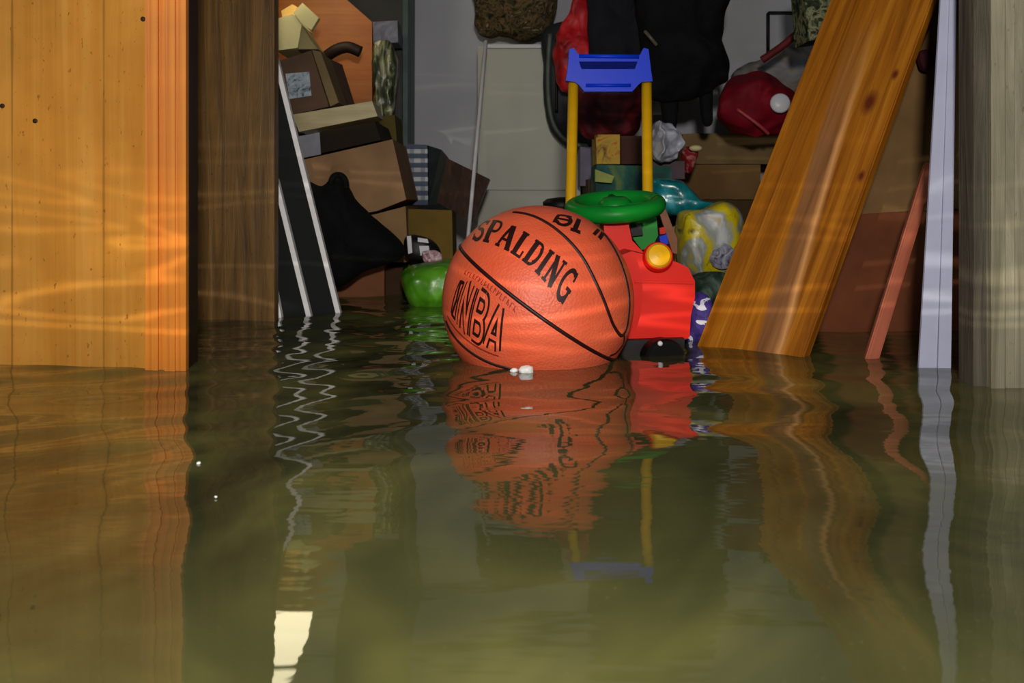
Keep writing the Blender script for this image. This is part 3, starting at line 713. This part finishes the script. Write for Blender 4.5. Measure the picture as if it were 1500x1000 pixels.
# ------------------------------------------------------------------ right back
T_(tube('wire_frame', [P(1125, 92, 3.042), P(1125, 20, 3.042), P(1126, 19, 3.042), P(1230, 19, 3.042), P(1230, 90, 3.042)], .0055, M_black, sm=False), 'thin black metal frame in front of the bare back wall', 'frame')
T_(pillow('patterned_cloth', [(1072, 120), (1090, 96), (1122, 84), (1150, 64), (1184, 46), (1230, 60), (1220, 140), (1180, 188), (1110, 188)], 2.78, .05, mottled('grey_yellow_cloth', [(84, 76, 62), (136, 128, 116), (150, 150, 158), (176, 158, 88)], 12, .8, 1), wrinkle=.02), 'grey and yellow patterned cloth behind the red sack', 'cloth')
T_(tube('red_strap', [P(1116, 88, 2.42), P(1145, 68, 2.41), P(1172, 46, 2.40), P(1200, 30, 2.4)], .009, plain('dark_red_webbing', (110, 22, 26), .7)), 'dark red strap lying along the patterned cloth edge', 'strap')
rs = empty('red_sack', P(1105, 198, 2.32), 'crimson sack with a round white badge left of the leaning plank', 'bag')
pillow('sack_body', [(1060, 130), (1078, 110), (1098, 104), (1126, 110), (1150, 128), (1170, 160), (1160, 190), (1112, 198), (1080, 192), (1054, 174), (1050, 160)], 2.34, .07, plain('crimson_cloth', (128, 10, 30), .7, .35, 10, .3, .2), rs, .034, 11)
bm = bmesh.new(); lathe(bm, [(.002, -.006), (.021, -.006), (.022, .0), (.019, .004), (.002, .005)], P(1143, 151, 2.240), (-.1, -1, .1), 28)
bm_obj('badge', bm, M_white, rs, True)
tube('drawstring', [P(1080, 160, 2.28), P(1110, 182, 2.27), P(1126, 196, 2.28)], .004, plain('pale_red_cord', (180, 60, 70), .5), rs)
T_(prism('patterned_box', [(1176, -40), (1300, -60), (1300, 40), (1184, 60)], 2.1, .1, mottled('green_cream_print', [(18, 24, 16), (40, 58, 28), (150, 150, 110), (30, 36, 30)], 30, .6, 2)), 'green and cream patterned box at the top behind the plank', 'box')
T_(prism('cardboard_box', [(1000, 196), (1180, 192), (1180, 240), (1000, 240)], 2.7, .25, cardboard('olive_tan_card', (140, 116, 78))), 'olive-tan cardboard box beneath the crimson sack', 'box')
T_(prism('cardboard_box', [(1000, 241), (1114, 241), (1114, 292), (1000, 292)], 2.55, .3, cardboard('mid_brown_card', (126, 96, 58))), 'brown cardboard box directly above the lowest carton on the right', 'box')
T_(to_floor('cardboard_box', 978, 293, 1180, 2.56, .4, cardboard('dusky_card', (84, 64, 42))), 'lowest dark brown carton of the stack on the right', 'box')
T_(to_floor('cardboard_box', 862, 262, 975, 2.5, .2, cardboard('dusky_card_two', (90, 72, 50))), 'dark brown carton behind the toy car', 'box')
T_(prism('yellow_box', [(873, 197), (908, 197), (908, 240), (874, 240)], 2.3, .12, mottled('yellow_orange_print', [(90, 56, 20), (190, 150, 60), (206, 170, 60), (196, 96, 40)], 26)), 'yellow printed box between the yellow push bars', 'box')
T_(prism('brown_carton', [(909, 199), (958, 199), (960, 240), (909, 240)], 2.33, .12, cardboard('dull_maroon_card', (84, 54, 46))), 'dull maroon carton right of the yellow printed box', 'box')
T_(prism('purple_box', [(850, 215), (872, 215), (872, 272), (850, 272)], 2.6, .1, plain('pale_violet', (118, 112, 134), .6)), 'pale violet box left of the yellow printed box', 'box')
T_(prism('teal_bin', [(874, 241), (984, 244), (984, 300), (872, 300)], 2.2, .15, mottled('dark_teal_print', [(20, 60, 56), (36, 96, 88), (120, 140, 50)], 9)), 'dark teal bin behind the green steering wheel', 'bin')
T_(prism('lime_packet', [(872, 248), (900, 258), (896, 268), (872, 266)], 2.17, .02, plain('lime', (150, 160, 50), .5)), 'small lime green packet on the left front of the teal bin', 'packet')
T_(pillow('teal_bag', [(952, 264), (990, 262), (1006, 272), (1030, 294), (1048, 302), (1036, 312), (1000, 318), (964, 312), (950, 290)], 2.05, .05, mottled('teal_film', [(10, 90, 96), (24, 140, 150), (96, 190, 204)], 13, .25, 1, spec=.6), wrinkle=.014), 'shiny turquoise plastic bag above the yellow patterned bag', 'bag')
T_(pillow('white_plastic_bag', [(956, 190), (962, 178), (976, 180), (990, 192), (1003, 208), (1000, 222), (984, 236), (962, 236), (954, 220)], 2.2, .035, mottled('white_film', [(150, 155, 175), (196, 200, 215), (225, 228, 238)], 20, .3, 1, spec=.6), wrinkle=.03, scale=22), 'crumpled white plastic bag right of the yellow push bars', 'bag')
T_(prism('grey_carton', [(956, 236), (1003, 236), (1003, 262), (956, 262)], 2.25, .12, cardboard('grey_mauve_card', (96, 82, 88))), 'grey-mauve carton beneath the white plastic bag', 'box')
T_(pillow('red_pouch', [(998, 222), (1010, 214), (1022, 222), (1016, 236), (1012, 252), (1002, 252), (1000, 238)], 2.28, .02, mottled('red_white_print', [(110, 16, 24), (150, 24, 34), (200, 150, 150)], 40)), 'small red pouch beside the white plastic bag', 'pouch')
bm = bmesh.new(); bmesh.ops.create_uvsphere(bm, u_segments=24, v_segments=14, radius=.012)
for v in bm.verts: v.co.z *= .6; v.co.x *= 1.2; v.co += P(1019, 217, 2.24)
T_(bm_obj('white_ball', bm, M_cream, None, True), 'small cream-white ball on the red pouch', 'ball')
yp = empty('patterned_bag', P(1035, 400, 1.9), 'yellow and silver patterned bag beside the leaning plank', 'bag')
pillow('bag_body', [(992, 318), (1000, 310), (1030, 306), (1056, 294), (1076, 300), (1088, 320), (1090, 360), (1074, 396), (1040, 408), (1012, 402), (994, 388), (991, 350)], 1.92, .06, mottled('yellow_silver_print', [(96, 84, 24), (216, 196, 20), (200, 180, 30), (150, 160, 150), (206, 206, 210), (190, 160, 30)], 11, .35, 1.5, spec=.5), yp, .012, power=.4)
bm = bmesh.new(); lathe(bm, [(.001, -.004), (.024, -.004), (.024, .001), (.001, .004)], P(1058, 375, 1.86), (-.1, -1, .1), 24)
bm_obj('round_print', bm, mottled('grey_round_print', [(40, 36, 56), (150, 150, 170), (200, 200, 210)], 50), yp, True)
T_(pillow('dark_green_cloth', [(1014, 404), (1060, 398), (1070, 420), (1050, 446), (1020, 446)], 1.78, .03, mottled('dark_green_grey', [(16, 26, 20), (44, 70, 54), (110, 120, 116)], 24)), 'dark green cloth below the yellow patterned bag', 'cloth')
T_(pillow('purple_white_pouch', [(1004, 470), (1008, 448), (1020, 428), (1038, 434), (1044, 452), (1036, 480), (1024, 505), (1006, 505)], 1.46, .02, mottled('purple_white_stripe', [(60, 44, 120), (72, 56, 140), (226, 226, 240), (70, 60, 130)], 34, .6, 1, 'CONSTANT')), 'purple and white zigzag patterned pouch between toy car and plank', 'pouch')
T_(prism('wooden_ruler', [(963, 302), (972, 298), (992, 350), (992, 372), (985, 370)], 1.85, .01, plain('brown_pink', (170, 110, 80), .6)), 'pinkish-brown flat stick right of the green steering wheel', 'stick')
prism('button', [(966, 346), (977, 343), (979, 357), (968, 359)], 1.56, .015, M_blue, toy)['label'] = 'small blue button'
prism('button', [(966, 334), (974, 332), (975, 342), (967, 343)], 1.56, .012, M_red, toy)['label'] = 'small red button'
T_(prism('flat_yellow_board', [(976, 336), (992, 330), (994, 420), (980, 420)], 1.98, .02, plain('ochre', (150, 122, 40), .6)), 'ochre strip of card left of the yellow patterned bag', 'card')
bk2 = empty('black_bucket', P(825, 300, 1.85).xy.to_3d() + Vector((0, 0, BASE)), 'black bucket peeking above the basketball left of the push bar', 'bucket')
bm = bmesh.new(); bc = P(824, 291, 1.87); lathe(bm, [(.024, BASE - bc.z), (.034, -.02), (.036, -.018), (.036, -.006), (.028, .0), (.006, .003)], bc, (0, 0, 1), 28)
bm_obj('bucket_body', bm, M_black, bk2, True)
